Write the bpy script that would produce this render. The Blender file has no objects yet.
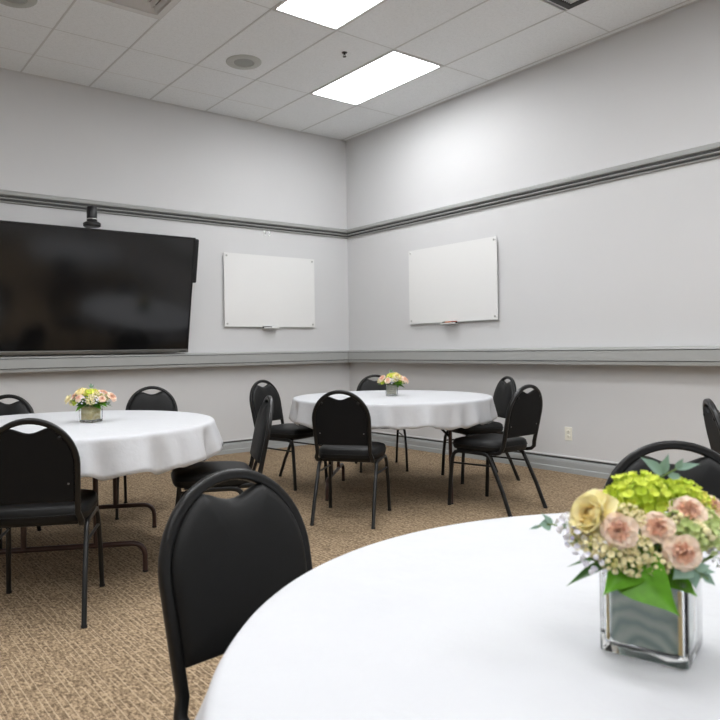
import bpy, math, random
from mathutils import Vector, Matrix, noise
PI = math.pi
scn = bpy.context.scene
COL = scn.collection

# ------------------------------------------------------------------ helpers
class MB:
    """collects geometry, builds ONE mesh object"""
    def __init__(s): s.v = []; s.f = []; s.m = []
    def add(s, vs, fs, mi=0, M=None):
        o = len(s.v)
        s.v += [tuple(M @ Vector(p)) if M is not None else tuple(p) for p in vs]
        s.f += [tuple(i + o for i in f) for f in fs]; s.m += [mi] * len(fs)
        return s
    def box(s, x0, x1, y0, y1, z0, z1, mi=0, M=None):
        vs = [(x, y, z) for z in (z0, z1) for y in (y0, y1) for x in (x0, x1)]
        return s.add(vs, [(0, 2, 3, 1), (4, 5, 7, 6), (0, 1, 5, 4), (2, 6, 7, 3), (0, 4, 6, 2), (1, 3, 7, 5)], mi, M)
    def tube(s, pts, ra, rb=None, n=10, mi=0, up=(0, 0, 1), cap=True, M=None, closed=False, sq=0):
        """sweep an ellipse (ra across `side`, rb along the other axis)"""
        rb = rb or ra; P = [Vector(p) for p in pts]; N = len(P); vs = []; fs = []
        nrm = Vector(up)
        for i, p in enumerate(P):
            if closed: t = P[(i + 1) % N] - P[i - 1]
            else: t = P[min(i + 1, N - 1)] - P[max(i - 1, 0)]
            t.normalize()
            a = nrm - t * nrm.dot(t)
            if a.length < 1e-4: a = t.orthogonal()
            a.normalize(); nrm = a.copy(); b = t.cross(a)
            for k in range(n):
                q = 2 * PI * k / n
                cq, sq_ = math.cos(q), math.sin(q)
                if sq: cq = math.copysign(abs(cq) ** sq, cq); sq_ = math.copysign(abs(sq_) ** sq, sq_)
                vs.append(p + a * (rb * cq) + b * (ra * sq_))
        R = N if closed else N - 1
        for i in range(R):
            for k in range(n):
                j = (i + 1) % N
                fs.append((i * n + k, i * n + (k + 1) % n, j * n + (k + 1) % n, j * n + k))
        if cap and not closed:
            fs.append(tuple(reversed(range(n)))); fs.append(tuple((N - 1) * n + k for k in range(n)))
        return s.add(vs, fs, mi, M)
    def lathe(s, prof, n=24, mi=0, M=None):
        vs = []; fs = []
        for r, z in prof:
            for k in range(n):
                q = 2 * PI * k / n; vs.append((r * math.cos(q), r * math.sin(q), z))
        for i in range(len(prof) - 1):
            for k in range(n):
                fs.append((i * n + k, i * n + (k + 1) % n, (i + 1) * n + (k + 1) % n, (i + 1) * n + k))
        fs.append(tuple(reversed(range(n)))); fs.append(tuple((len(prof) - 1) * n + k for k in range(n)))
        return s.add(vs, fs, mi, M)
    def prism(s, prof, axis, a, b, mi=0):
        """profile of (d, z) extruded along wall: axis 'x' (wall y=0, d = -y) or 'y' (wall x=0, d = -x)"""
        n = len(prof); vs = []
        for t in (a, b):
            for d, z in prof: vs.append((t, -d, z) if axis == 'x' else (-d, t, z))
        fs = [(i, (i + 1) % n, n + (i + 1) % n, n + i) for i in range(n)]
        fs += [tuple(reversed(range(n))), tuple(range(n, 2 * n))]
        return s.add(vs, fs, mi)
    def build(s, name, mats, parent=None, smooth=False, bevel=0, seg=2, subsurf=0, angle=40, loc=None):
        me = bpy.data.meshes.new(name); me.from_pydata(s.v, [], s.f)
        for m in (mats if isinstance(mats, (list, tuple)) else [mats]): me.materials.append(m)
        me.polygons.foreach_set('material_index', s.m)
        if smooth: me.polygons.foreach_set('use_smooth', [True] * len(me.polygons))
        me.update()
        import bmesh
        bm = bmesh.new(); bm.from_mesh(me); bmesh.ops.recalc_face_normals(bm, faces=bm.faces); bm.to_mesh(me); bm.free()
        if smooth and angle < 180:
            me.set_sharp_from_angle(angle=math.radians(angle))
        o = bpy.data.objects.new(name, me); COL.objects.link(o)
        if parent: o.parent = parent
        if loc is not None: o.location = loc
        if bevel:
            b = o.modifiers.new('bevel', 'BEVEL'); b.width = bevel; b.segments = seg; b.limit_method = 'ANGLE'; b.angle_limit = math.radians(35)
        if subsurf:
            b = o.modifiers.new('sub', 'SUBSURF'); b.levels = subsurf; b.render_levels = subsurf
        return o

def tag(o, label=None, cat=None, group=None, kind=None):
    if label: o['label'] = label
    if cat: o['category'] = cat
    if group: o['group'] = group
    if kind: o['kind'] = kind
    return o
def thing(name, label, cat, loc=(0, 0, 0), rz=0, group=None):
    o = bpy.data.objects.new(name, None); COL.objects.link(o); o.empty_display_size = .1
    o.location = loc; o.rotation_euler = (0, 0, rz)
    return tag(o, label, cat, group)
def copy_tree(o, parent=None):
    c = o.copy(); COL.objects.link(c)
    if parent: c.parent = parent
    for ch in o.children: copy_tree(ch, c)
    return c
def struct(mb, name, mats, **k): return tag(mb.build(name, mats, **k), kind='structure')

# ------------------------------------------------------------------ materials
class NT:
    def __init__(s, name):
        s.m = bpy.data.materials.new(name); s.m.use_nodes = True; s.t = s.m.node_tree
        s.b = s.t.nodes['Principled BSDF']
    def n(s, typ, **kw):
        x = s.t.nodes.new(typ)
        for k, v in kw.items(): setattr(x, k, v)
        return x
    def l(s, a, b): s.t.links.new(a, b)
    def math(s, op, a, b=None, c=None):
        x = s.n('ShaderNodeMath', operation=op)
        for i, v in enumerate((a, b, c)):
            if v is None: continue
            if isinstance(v, (int, float)): x.inputs[i].default_value = v
            else: s.l(v, x.inputs[i])
        return x.outputs[0]
    def mix(s, fac, a, b):
        x = s.n('ShaderNodeMix', data_type='RGBA')
        for i, v in ((0, fac), (6, a), (7, b)):
            if isinstance(v, (int, float)): x.inputs[i].default_value = v
            elif isinstance(v, tuple): x.inputs[i].default_value = (*v, 1)
            else: s.l(v, x.inputs[i])
        return x.outputs[2]
    def noise(s, scale, detail=3, vec=None, rough=.5):
        x = s.n('ShaderNodeTexNoise'); x.inputs['Scale'].default_value = scale; x.inputs['Detail'].default_value = detail
        x.inputs['Roughness'].default_value = rough
        if vec is not None: s.l(vec, x.inputs['Vector'])
        return x.outputs['Fac']
    def obj(s): return s.n('ShaderNodeTexCoord').outputs['Object']
    def pos(s): return s.n('ShaderNodeNewGeometry').outputs['Position']
    def bump(s, h, strength=.2, dist=.002):
        x = s.n('ShaderNodeBump'); x.inputs['Strength'].default_value = strength; x.inputs['Distance'].default_value = dist
        s.l(h, x.inputs['Height']); s.l(x.outputs[0], s.b.inputs['Normal'])

def mat(name, col, rough=.5, metal=0, spec=.5, var=.05, scale=20, bump=0, bdist=.001, coat=0, trans=0, ior=1.45, sheen=0, bscale=None, sub=0):
    k = NT(name); p = k.obj()
    nz = k.noise(scale, 3, p)
    a = tuple(max(0, c * (1 - var)) for c in col); b = tuple(min(1, c * (1 + var)) for c in col)
    k.l(k.mix(nz, a, b), k.b.inputs['Base Color'])
    k.b.inputs['Roughness'].default_value = rough; k.b.inputs['Metallic'].default_value = metal
    k.b.inputs['Specular IOR Level'].default_value = spec; k.b.inputs['IOR'].default_value = ior
    k.b.inputs['Coat Weight'].default_value = coat; k.b.inputs['Transmission Weight'].default_value = trans
    k.b.inputs['Sheen Weight'].default_value = sheen
    if sub:
        k.b.inputs['Subsurface Weight'].default_value = sub; k.b.inputs['Subsurface Radius'].default_value = (.01, .008, .004); k.b.inputs['Subsurface Scale'].default_value = .5
    if bump: k.bump(k.noise(bscale or scale * 4, 4, p), bump, bdist)
    return k.m

def srgb(r, g, b): return tuple((c / 255 / 12.92) if c / 255 <= .04045 else ((c / 255 + .055) / 1.055) ** 2.4 for c in (r, g, b))

M = {}
M['wall'] = mat('wall_paint', (.645, .646, .650), .55, var=.015, scale=3, bump=.08, bdist=.0006, bscale=300)
M['trim'] = mat('grey_trim', (.36, .365, .355), .36, spec=.5, var=.03, scale=8)
M['trimshade'] = mat('trim_groove_shade', (.06, .062, .06), .6)  # dark colour standing in for the shade inside grooves and gaps
M['base'] = mat('baseboard_paint', (.36, .375, .375), .45, var=.04, scale=6)
M['grid'] = mat('ceiling_grid_paint', (.66, .665, .66), .5, var=.02)
M['gridlight'] = mat('ceiling_groove_paint', (.74, .745, .74), .6, var=.02)
M['frame'] = mat('black_frame_enamel', (.007, .007, .007), .33, spec=.42, var=.2, scale=30)
M['vinyl'] = mat('black_vinyl', (.0075, .0078, .008), .5, spec=.3, var=.15, scale=40, bump=.25, bdist=.0008, bscale=350)
M['vinylback'] = mat('black_back_vinyl', (.006, .0065, .0075), .6, spec=.22, var=.15, scale=40, bump=.3, bdist=.0008, bscale=300)
M['rubber'] = mat('black_rubber', (.01, .01, .01), .7)
M['chrome'] = mat('worn_steel', (.5, .5, .48), .3, metal=1)
M['dimsteel'] = mat('dull_steel', (.22, .22, .22), .4, metal=1)
M['tableleg'] = mat('brown_enamel', (.045, .02, .016), .35, var=.2, scale=30, coat=.1)
M['tabletop'] = mat('tabletop_laminate', (.22, .15, .09), .5)
M['tv'] = mat('black_plastic', (.01, .01, .011), .35, var=.1)
M['tvmetal'] = mat('bezel_metal', (.25, .25, .24), .35, metal=.8)
M['glassboard'] = mat('white_glass', (.80, .80, .79), .12, spec=.35, var=.005, scale=2, coat=.3)
M['boardedge'] = mat('glass_edge', (.55, .60, .57), .2, var=.02)
M['acrylic'] = mat('clear_acrylic', (.75, .76, .75), .15, spec=.5, var=.02)
M['hook'] = mat('hook_plastic', (.92, .93, .93), .2)
M['ivory'] = mat('ivory_plastic', (.86, .84, .74), .4, var=.02)
M['ivorydark'] = mat('socket_shade', (.25, .21, .12), .5)
M['speaker'] = mat('speaker_ring', (.50, .51, .48), .5, var=.03)
M['grille'] = mat('speaker_mesh', (.34, .35, .33), .6, var=.2, scale=400)
M['vent'] = mat('vent_paint', (.72, .72, .71), .4, var=.04)
M['ventdark'] = mat('vent_dark', (.05, .05, .05), .6)
M['brass'] = mat('dark_bronze', (.05, .045, .04), .4, metal=.6)

def cloth_mat():
    k = NT('white_tablecloth'); p = k.pos()
    k.l(k.mix(k.noise(4, 3, p), (.515, .525, .55), (.555, .565, .585)), k.b.inputs['Base Color'])
    k.b.inputs['Roughness'].default_value = .85; k.b.inputs['Sheen Weight'].default_value = .15
    h = k.math('ADD', k.noise(14, 5, p), k.math('MULTIPLY', k.noise(500, 2, p), .04))
    k.bump(h, .45, .010)
    return k.m
M['cloth'] = cloth_mat()

def ceil_mat():
    k = NT('ceiling_tile'); p = k.pos()
    v = k.n('ShaderNodeTexVoronoi'); v.inputs['Scale'].default_value = 130; k.l(p, v.inputs['Vector'])
    spk = k.math('LESS_THAN', v.outputs['Distance'], .22)
    nz = k.math('GREATER_THAN', k.noise(60, 4, p), .53)
    f = k.math('MULTIPLY', k.math('MULTIPLY', spk, nz), .55)
    c = k.mix(k.noise(45, 6, p, .7), (.78, .80, .81), (.95, .975, .99))
    c = k.mix(f, c, (.42, .42, .41)); k.l(c, k.b.inputs['Base Color'])
    k.b.inputs['Roughness'].default_value = .9
    k.bump(k.noise(120, 5, p), .35, .002)
    return k.m
M['ceil'] = ceil_mat()

def carpet_mat():
    k = NT('ribbed_carpet'); p = k.pos()
    s = k.n('ShaderNodeSeparateXYZ'); k.l(p, s.inputs[0]); X, Y = s.outputs[0], s.outputs[1]
    wob = k.math('MULTIPLY', k.math('SUBTRACT', k.noise(3, 2, p), .5), .004)
    u = k.math('DIVIDE', k.math('ADD', X, wob), .0235)
    col = k.math('FLOOR', u); fu = k.math('FRACT', u)
    def wn(a, b):
        c = k.n('ShaderNodeCombineXYZ'); k.l(a, c.inputs[0]); k.l(b, c.inputs[1])
        w = k.n('ShaderNodeTexWhiteNoise', noise_dimensions='3D'); k.l(c.outputs[0], w.inputs['Vector']); return w.outputs['Value']
    off = wn(col, k.math('MULTIPLY', col, .37))
    bl0 = k.noise(60, 3, p)
    # long bright yarns with breaks
    seg = k.math('FLOOR', k.math('ADD', k.math('DIVIDE', Y, .09), k.math('MULTIPLY', off, 7)))
    on = k.math('GREATER_THAN', wn(col, seg), .35)
    d = k.math('ABSOLUTE', k.math('SUBTRACT', fu, k.math('ADD', .35, k.math('MULTIPLY', off, .3))))
    line = k.math('MULTIPLY', k.math('LESS_THAN', d, .09), k.math('MULTIPLY', k.math('ADD', k.math('MULTIPLY', on, .62), .08), k.math('ADD', .35, bl0)))
    # loops / blotches between
    mp = k.n('ShaderNodeMapping'); mp.inputs['Scale'].default_value = (100, 62, 1); k.l(p, mp.inputs[0])
    bl = k.noise(1.0, 3, mp.outputs[0], .65)
    mp2 = k.n('ShaderNodeMapping'); mp2.inputs['Scale'].default_value = (420, 300, 1); k.l(p, mp2.inputs[0])
    loops = k.noise(1.0, 2, mp2.outputs[0])
    c1 = k.math('FLOOR', k.math('DIVIDE', k.math('ADD', X, wob), .0078))
    r1 = k.math('FLOOR', k.math('ADD', k.math('DIVIDE', Y, .017), k.math('MULTIPLY', wn(c1, k.math('MULTIPLY', c1, .5)), 5)))
    bl = k.math('ADD', k.math('MULTIPLY', bl, .6), k.math('ADD', .13, k.math('MULTIPLY', wn(c1, r1), .14)))
    cr = k.n('ShaderNodeValToRGB'); k.l(bl, cr.inputs[0])
    e = cr.color_ramp.elements; e[0].position = .40; e[0].color = (.135, .092, .055, 1); e[1].position = .60; e[1].color = (.47, .35, .225, 1)
    e2 = e.new(.5); e2.color = (.285, .207, .130, 1)
    c = k.mix(k.math('MULTIPLY', line, .75), cr.outputs[0], (.66, .52, .36))
    c = k.mix(k.math('MULTIPLY', k.math('SUBTRACT', loops, .38), 1.5), c, (.085, .058, .034))
    k.l(c, k.b.inputs['Base Color'])
    k.b.inputs['Roughness'].default_value = .95; k.b.inputs['Specular IOR Level'].default_value = .15
    h = k.math('ADD', k.math('MULTIPLY', line, .5), k.math('MULTIPLY', loops, .7))
    k.bump(h, .6, .004)
    return k.m
M['carpet'] = carpet_mat()

def emis(name, col, st):
    k = NT(name); k.b.inputs['Base Color'].default_value = (.8, .8, .8, 1)
    k.b.inputs['Emission Color'].default_value = (*col, 1); k.b.inputs['Emission Strength'].default_value = st
    return k.m
M['diffuser'] = emis('light_diffuser', (.965, .98, 1), 14.0)
def screen_mat():
    k = NT('tv_screen'); k.b.inputs['Base Color'].default_value = (.006, .006, .0065, 1)
    k.b.inputs['Specular IOR Level'].default_value = .68
    k.l(k.math('ADD', k.math('MULTIPLY', k.noise(30, 2, k.obj()), .01), .12), k.b.inputs['Roughness'])
    return k.m
M['screen'] = screen_mat()

# ------------------------------------------------------------------ room shell
H = 3.615; X0, Y0 = -9.2, -10.2; S = .61; E = .0723; G = 2.247
struct(MB().box(X0 - .1, .1, Y0 - .1, .1, -.1, 0), 'floor', M['carpet'])
struct(MB().box(X0, 0, 0, .1, 0, H), 'wall_left', M['wall'])
struct(MB().box(0, .1, Y0, .1, 0, H), 'wall_right', M['wall'])
struct(MB().box(X0, 0, Y0 - .1, Y0, 0, H), 'wall_back', M['wall'])
struct(MB().box(X0 - .1, X0, Y0 - .1, .1, 0, H), 'wall_far_left', M['wall'])

# lights: (column index k -> x from -E-(k+1)S to -E-kS , y end nearest left wall)
lights = [(1, -G + 2 * S), (3, -G), (5, -G - 2 * S), (3, -G - 4 * S), (7, -G - 4 * S), (1, -G - 8 * S), (4, -G - 8 * S), (8, -G - S), (8, -G - 8 * S), (11, -G - 2 * S), (11, -G - 7 * S)]  # first two are seen; the rest are unseen, added to brighten the room
vents = [(5, -1.64, 1), (1, -3.50, 1)]
def rect(k, y, L): return (-E - (k + 1) * S, -E - k * S, y - L, y)
holes = [rect(k, y, 2 * S) for k, y in lights] + [rect(k, y, S) for k, y, L in vents]
# ceiling tiles: one mesh of separate panels is still one ceiling; leave out the openings
c = MB()
xs = [0, -E]; k_ = 1
while xs[-1] > X0: xs.append(max(X0, -E - k_ * S)); k_ += 1
ys = [0, -.43, -1.027]; y = -1.027
while y > Y0: y -= S; ys.append(max(Y0, y))
for i in range(len(xs) - 1):
    for j in range(len(ys) - 1):
        x1, x0, y1, y0 = xs[i], xs[i + 1], ys[j], ys[j + 1]
        mx, my = (x0 + x1) / 2, (y0 + y1) / 2
        if any(a < mx < b and e < my < f for a, b, e, f in holes): continue
        c.box(x0, x1, y0, y1, H, H + .02)
c.box(X0 - .1, .1, Y0 - .1, .1, H + .16, H + .2)
struct(c, 'ceiling', M['ceil'])
# suspended grid bars
g = MB()
for i, x in enumerate(xs[1:-1]):
    g.box(x - .0065, x + .0065, Y0, 0, H - .004, H + .003)
g.build
for i in range(1, len(xs) - 1):
    xa, xb = xs[i + 1] + .0085, xs[i] - .0085
    yy = -1.027; 
    while yy > Y0:
        g.box(xa, xb, yy - .004, yy + .004, H - .0015, H + .003); yy -= 2 * S
for k, y in lights + [(v[0], v[1]) for v in vents]:
    L = S if (k, y) in [(v[0], v[1]) for v in vents] else 2 * S
    a, b, e, f = rect(k, y, L)
    for yy in (e, f): g.box(a, b, yy - .0085, yy + .0085, H - .003, H + .003)
# wall angle
g.box(X0, 0, -.018, 0, H - .004, H); g.box(-.018, 0, Y0, 0, H - .004, H)
struct(g, 'trim_1', M['grid'])
# shallow groove in the row of tiles beside the left wall
g2 = MB()
for i in range(3, len(xs) - 1): g2.box(xs[i + 1] + .012, xs[i] - .012, -.46, -.448, H - .0012, H + .001)
struct(g2, 'trim_2', M['gridlight'])

# upper rail (moulded) on both walls
rail = [(0, 2.545), (.022, 2.542), (.034, 2.532), (.038, 2.515), (.034, 2.500), (.016, 2.494), (.014, 2.478), (.030, 2.474), (.033, 2.469), (.030, 2.464), (.014, 2.460), (.012, 2.446), (.022, 2.441), (.020, 2.434), (0, 2.432)]
gro = [[(0, 2.4935), (.0185, 2.4935), (.0175, 2.479), (0, 2.479)], [(0, 2.4595), (.0170, 2.4595), (.0150, 2.447), (0, 2.447)]]
tgro = [[(.05, 1.0582), (.0655, 1.0582), (.0655, 1.0538), (.05, 1.0538)], [(.05, .9702), (.0692, .9702), (.0692, .9658), (.05, .9658)]]
for nm, ax, a in (('trim_3', 'x', X0), ('trim_4', 'y', Y0)):
    m = MB().prism(rail, ax, a, 0)
    for q in gro: m.prism(q, ax, a, 0, mi=1)  # dark strips paint the shade into the rail grooves
    struct(m, nm, [M['trim'], M['trimshade']], smooth=True, angle=35)
# lower wire tray
tray = [(0, 1.082), (.035, 1.080), (.062, 1.075), (.066, 1.060), (.060, 1.058), (.060, 1.054), (.066, 1.052), (.070, .972), (.063, .970), (.063, .966), (.070, .964), (.068, .938), (.060, .934), (0, .934)]
tray = [(d * 1.7, z) for d, z in tray]; tgro = [[(d * 1.7, z) for d, z in q] for q in tgro]
for nm, ax, a in (('trim_5', 'x', X0), ('trim_6', 'y', Y0)):
    m = MB().prism(tray, ax, a, 0)
    for q in tgro: m.prism(q, ax, a, 0, mi=1)  # tray groove shade painted in as dark strips
    struct(m, nm, [M['trim'], M['trimshade']])
bb = [(0, .118), (.006, .118), (.006, .108), (.020, .105), (.024, .09), (.024, .045), (.030, .040), (.032, 0), (0, 0)]
for nm, ax, a in (('baseboard_left', 'x', X0), ('baseboard_right', 'y', Y0)):
    m = MB().prism(bb, ax, a, 0)
    m.prism([(0, .126), (.010, .126), (.010, .117), (0, .117)], ax, a, 0, mi=1)  # black strip painted in for the shaded gap over the baseboard
    m.prism([(0, .142), (.005, .141), (.008, .134), (.005, .127), (0, .127)], ax, a, 0, mi=2)
    struct(m, nm, [M['base'], M['trimshade'], M['wall']])
struct(MB().box(X0, 0, Y0, Y0 + .02, 0, .11), 'baseboard_back', M['base'])
struct(MB().box(X0, X0 + .02, Y0, 0, 0, .11), 'baseboard_far_left', M['base'])

# ------------------------------------------------------------------ ceiling fixtures
def light(k, y, label):
    a, b, e, f = rect(k, y, 2 * S); cx, cy = (a + b) / 2, (e + f) / 2
    t = thing('ceiling_light', label, 'ceiling light', (cx, cy, H), 0, 'recessed fluorescent troffers')
    w, l = S / 2 - .012, S - .012
    fr = MB()
    for s in (-1, 1):
        fr.box(s * w - .014, s * w + .014, -l - .01, l + .01, -.006, .06); fr.box(-w, w, s * l - .014, s * l + .014, -.006, .06)
    fr.box(-w, w, -l, l, .06, .075)
    fr.build('light_frame', M['grid'], t)
    MB().box(-w + .016, w - .016, -l + .016, l - .016, .004, .010).build('diffuser', M['diffuser'], t)
labs = ['bright recessed ceiling light nearest the room corner, above the glass board', 'bright recessed ceiling light cut off by the top of the picture']
for i, (k, y) in enumerate(lights):
    light(k, y, labs[i] if i < 2 else 'unseen recessed ceiling light out of the picture, added to brighten the room')

def ceiling_speaker(x, y, r, label):
    t = thing('ceiling_speaker', label, 'ceiling speaker', (x, y, H), 0, 'round ceiling speakers')
    Mx = Matrix.Rotation(PI, 4, 'X')
    MB().lathe([(r, 0), (r, .003), (r * .96, .008), (r * .60, .010), (r * .56, .005), (r * .55, 0)], 48, M=Mx).build('speaker_ring', M['speaker'], t, smooth=True)
    gm = MB().lathe([(r * .57, .001), (r * .56, .006), (r * .3, .010), (r * .02, .011)], 48, M=Mx)
    gm.build('speaker_grille', M['grille'], t, smooth=True)
ceiling_speaker(-2.2, -1.315, .155, 'round grey ceiling speaker in the middle of the ceiling tiles, seen whole')
ceiling_speaker(-4.10, -1.37, .155, 'round grey ceiling speaker cut off by the top left of the picture')

t = thing('sprinkler', 'small dark sprinkler head hanging from the ceiling between the two lights', 'sprinkler', (-1.593, -1.962, H))
Mx = Matrix.Rotation(PI, 4, 'X')
MB().lathe([(.024, 0), (.023, .003), (.009, .005), (.008, .018), (.004, .02)], 20, M=Mx).build('escutcheon', M['brass'], t, smooth=True)
sm = MB()
for s in (-1, 1): sm.tube([(s * .006, 0, -.015), (s * .011, 0, -.024), (s * .002, 0, -.035)], .002, n=6)
sm.build('sprinkler_yoke', M['brass'], t, smooth=True)
MB().lathe([(.003, .034), (.015, .035), (.015, .037), (.003, .038)], 16, M=Mx).build('deflector', M['brass'], t, smooth=True)

def vent(k, y, kind, label):
    a, b, e, f = rect(k, y, S); cx, cy = (a + b) / 2, (e + f) / 2
    t = thing('ceiling_vent', label, 'air vent', (cx, cy, H), 0)
    w = S / 2 - .01
    def ring(m, w0, w1, z0, z1, mi=0):
        q = [(-1, -1), (1, -1), (1, 1), (-1, 1)]
        vs = [(sx * w0, sy * w0, z0) for sx, sy in q] + [(sx * w1, sy * w1, z1) for sx, sy in q] + [(sx * w0, sy * w0, z0 + .004) for sx, sy in q] + [(sx * w1, sy * w1, z1 + .004) for sx, sy in q]
        for i in range(4):
            j = (i + 1) % 4
            m.add([vs[i], vs[j], vs[4 + j], vs[4 + i], vs[8 + i], vs[8 + j], vs[12 + j], vs[12 + i]], [(0, 3, 2, 1), (4, 5, 6, 7), (0, 1, 5, 4), (3, 7, 6, 2)], mi)
    MB().box(-w, w, -w, w, .09, .10).build('vent_backing', M['grille'] if kind else M['ventdark'], t)
    fr = MB(); ring(fr, w + .005, w - .035, -.006, -.003); ring(fr, w - .035, w - .045, -.003, .05); fr.build('vent_frame', M['vent'] if kind else M['ventdark'], t)
    if kind == 1:
        for i in range(4):
            m = MB(); w0 = w - .05 - i * .055; ring(m, w0, w0 - .020, .002, .030); m.build('vent_louvre', M['vent'], t)
        MB().box(-.05, .05, -.05, .05, .006, .012).build('vent_louvre', M['vent'], t)
    else:
        m = MB(); n = 22
        for i in range(n):
            x = -w + .05 + i * (2 * w - .1) / (n - 1); m.box(x - .003, x + .003, -w + .045, w - .045, 0, .02)
        m.build('vent_grille', M['vent'], t)
vent(5, -1.64, 1, 'square louvred air vent in the ceiling above the black screen')
vent(1, -3.50, 0, 'dark edged air vent in the ceiling near the right wall')

# ------------------------------------------------------------------ television
tilt = math.radians(10.6)
t = thing('television', 'large black wall screen tilted forward above the left table', 'television', (-3.18, -.115, 1.092))
t.rotation_euler = (tilt, 0, 0)
TW, TH = .985, 1.146
MB().box(-TW, TW, 0, .035, 0, TH).build('housing', M['tv'], t, bevel=.006)
m = MB().box(-TW * .7, TW * .7, .035, .075, .15, TH - .2); m.build('rear_cover', M['tv'], t, bevel=.01)
MB().box(-TW + .014, TW - .014, -.003, .002, .034, TH - .016).build('screen', M['screen'], t)
b = MB()
b.box(-TW, TW, -.010, .002, TH - .016, TH); b.box(-TW, -TW + .014, -.010, .002, .03, TH); b.box(TW - .014, TW, -.010, .002, .03, TH)
b.build('bezel', M['tv'], t, bevel=.002)
MB().box(-TW, TW, -.013, .002, 0, .032).build('lower_bezel', M['tvmetal'], t, bevel=.003)
MB().box(TW - .10, TW - .03, -.0145, -.012, .010, .018).build('control_strip', M['tv'], t)
o = MB().box(TW + .001, TW + .046, -.005, .05, .70, 1.135).build('side_panel', M['tv'], t, bevel=.016, seg=4)
for x in (-.5, .5): MB().box(x - .03, x + .03, .07, .10, .10, 1.0).build('wall_bracket', M['tv'], t)
MB().box(-.9, .9, .03, .07, .0, .06).build('sensor_bar', M['tv'], t, bevel=.004)

cx, cy, cz = -3.215, -.315, 2.236
t = thing('conference_camera', 'small black conference camera standing on top of the wall screen', 'webcam', (cx, cy, cz))
MB().lathe([(.070, 0), (.078, .008), (.078, .030), (.060, .042), (.045, .046)], 32).build('camera_base', M['tv'], t, smooth=True)
MB().lathe([(.044, .046), (.046, .05), (.046, .17), (.040, .178), (.01, .18)], 32).build('camera_body', M['tv'], t, smooth=True)
MB().lathe([(.0465, .062), (.048, .064), (.048, .070), (.0465, .072)], 32).build('chrome_ring', M['chrome'], t, smooth=True)
MB().box(-.02, .02, .05, .12, .005, .02).build('mounting_arm', M['tv'], t)

# ------------------------------------------------------------------ glass boards
def board(ax, c0, label, mk):
    """ax 'x' on the left wall, 'y' on the right wall; c0 = centre along wall"""
    t = thing('glass_whiteboard', label, 'whiteboard', (c0, -.0, 1.357) if ax == 'x' else (0, c0, 1.357), 0 if ax == 'x' else -PI / 2)
    w = .595
    MB().box(-w, w, -.030, -.025, 0, .788).build('glass_panel', [M['glassboard']], t, bevel=.001)
    MB().box(-w, w, -.0305, -.0245, -.003, 0).build('glass_edge', M['boardedge'], t)
    for sx in (-1, 1):
        for zz in (.03, .758):
            MB().lathe([(.010, 0), (.010, .036), (.008, .038), (.001, .038)], 16, M=Matrix.Translation((sx * (w - .032), 0, zz)) @ Matrix.Rotation(PI / 2, 4, 'X')).build('standoff_bolt', M['chrome'], t, smooth=True)
    m = MB().box(-.10, .10, -.034, -.0305, -.02, .018); m.box(-.10, .10, -.075, -.034, -.02, -.017); m.box(-.10, .10, -.075, -.072, -.017, -.008)
    m.build('marker_ledge', M['acrylic'], t, loc=(mk, 0, 0))
    return t
bx = (-.535 - 1.708) / 2; by = (-1.08 - 2.277) / 2
board('x', bx, 'glass whiteboard on the left wall between the black screen and the corner', -.03)
board('y', by, 'glass whiteboard on the right wall near the corner', 0.0)
def marker(loc, rz, cm, label, L=.06):
    t = thing('dry_erase_marker', label, 'marker', loc, rz)
    Mx = Matrix.Rotation(PI / 2, 4, 'Y')
    MB().lathe([(.008, -L), (.010, -L + .003), (.010, .02), (.007, .022)], 14, M=Mx).build('marker_barrel', cm, t, smooth=True)
    MB().lathe([(.0108, .02), (.0108, L - .006), (.007, L)], 14, M=Mx).build('marker_cap', M['tv'], t, smooth=True)
orange = mat('orange_plastic', (.55, .17, .05), .4); red = mat('red_plastic', (.35, .08, .05), .4)
marker((bx - .075, -.053, 1.3512), 0, M['tv'], 'black marker lying on the ledge of the left wall glass board')
marker((-.053, by + .03, 1.3512), PI / 2, orange, 'orange barrelled marker on the ledge of the right wall glass board')
t = thing('board_eraser', 'small dark red eraser on the ledge of the right wall glass board', 'eraser', (-.053, by - .068, 1.3405), PI / 2)
MB().box(-.03, .03, -.012, .012, 0, .012).build('felt_pad', M['tv'], t)
MB().box(-.03, .03, -.012, .012, .012, .022).build('handle_block', red, t, bevel=.003)

# clear hooks below the rail
for i, xx in enumerate((-1.185, -1.125)):
    t = thing('wall_hook', ('left' if i == 0 else 'right') + ' one of two small clear hooks under the rail above the left glass board', 'hook', (xx, -.0, 2.405), 0, 'clear hooks under the left rail')
    MB().box(-.013, .013, -.006, 0, -.035, .026).build('hook_plate', M['hook'], t, bevel=.002)
    MB().tube([(0, -.004, .005), (0, -.014, -.012), (0, -.024, -.020), (0, -.034, -.008), (0, -.038, .012)], .006, n=8).build('hook_arm', M['hook'], t, smooth=True)

# wall socket
t = thing('power_outlet', 'ivory double power socket low on the right wall', 'power outlet', (0, -2.992, .336), -PI / 2)
MB().box(-.036, .036, -.006, 0, -.058, .058).build('cover_plate', M['ivory'], t, bevel=.003)
for zz in (-.021, .021):
    r_ = MB().lathe([(.016, 0), (.016, .003), (.014, .004)], 20, M=Matrix.Translation((0, -.005, zz)) @ Matrix.Rotation(PI / 2, 4, 'X')).build('socket_face', M['ivory'], t, smooth=True)
    for sx in (-.006, .006): MB().box(sx - .0012, sx + .0012, -.0098, -.0088, zz - .004, zz + .006).build('socket_slot', M['ivorydark'], r_)
MB().lathe([(.003, 0), (.003, .002)], 10, M=Matrix.Translation((0, -.005, 0)) @ Matrix.Rotation(PI / 2, 4, 'X')).build('plate_screw', M['chrome'], t)

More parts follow.
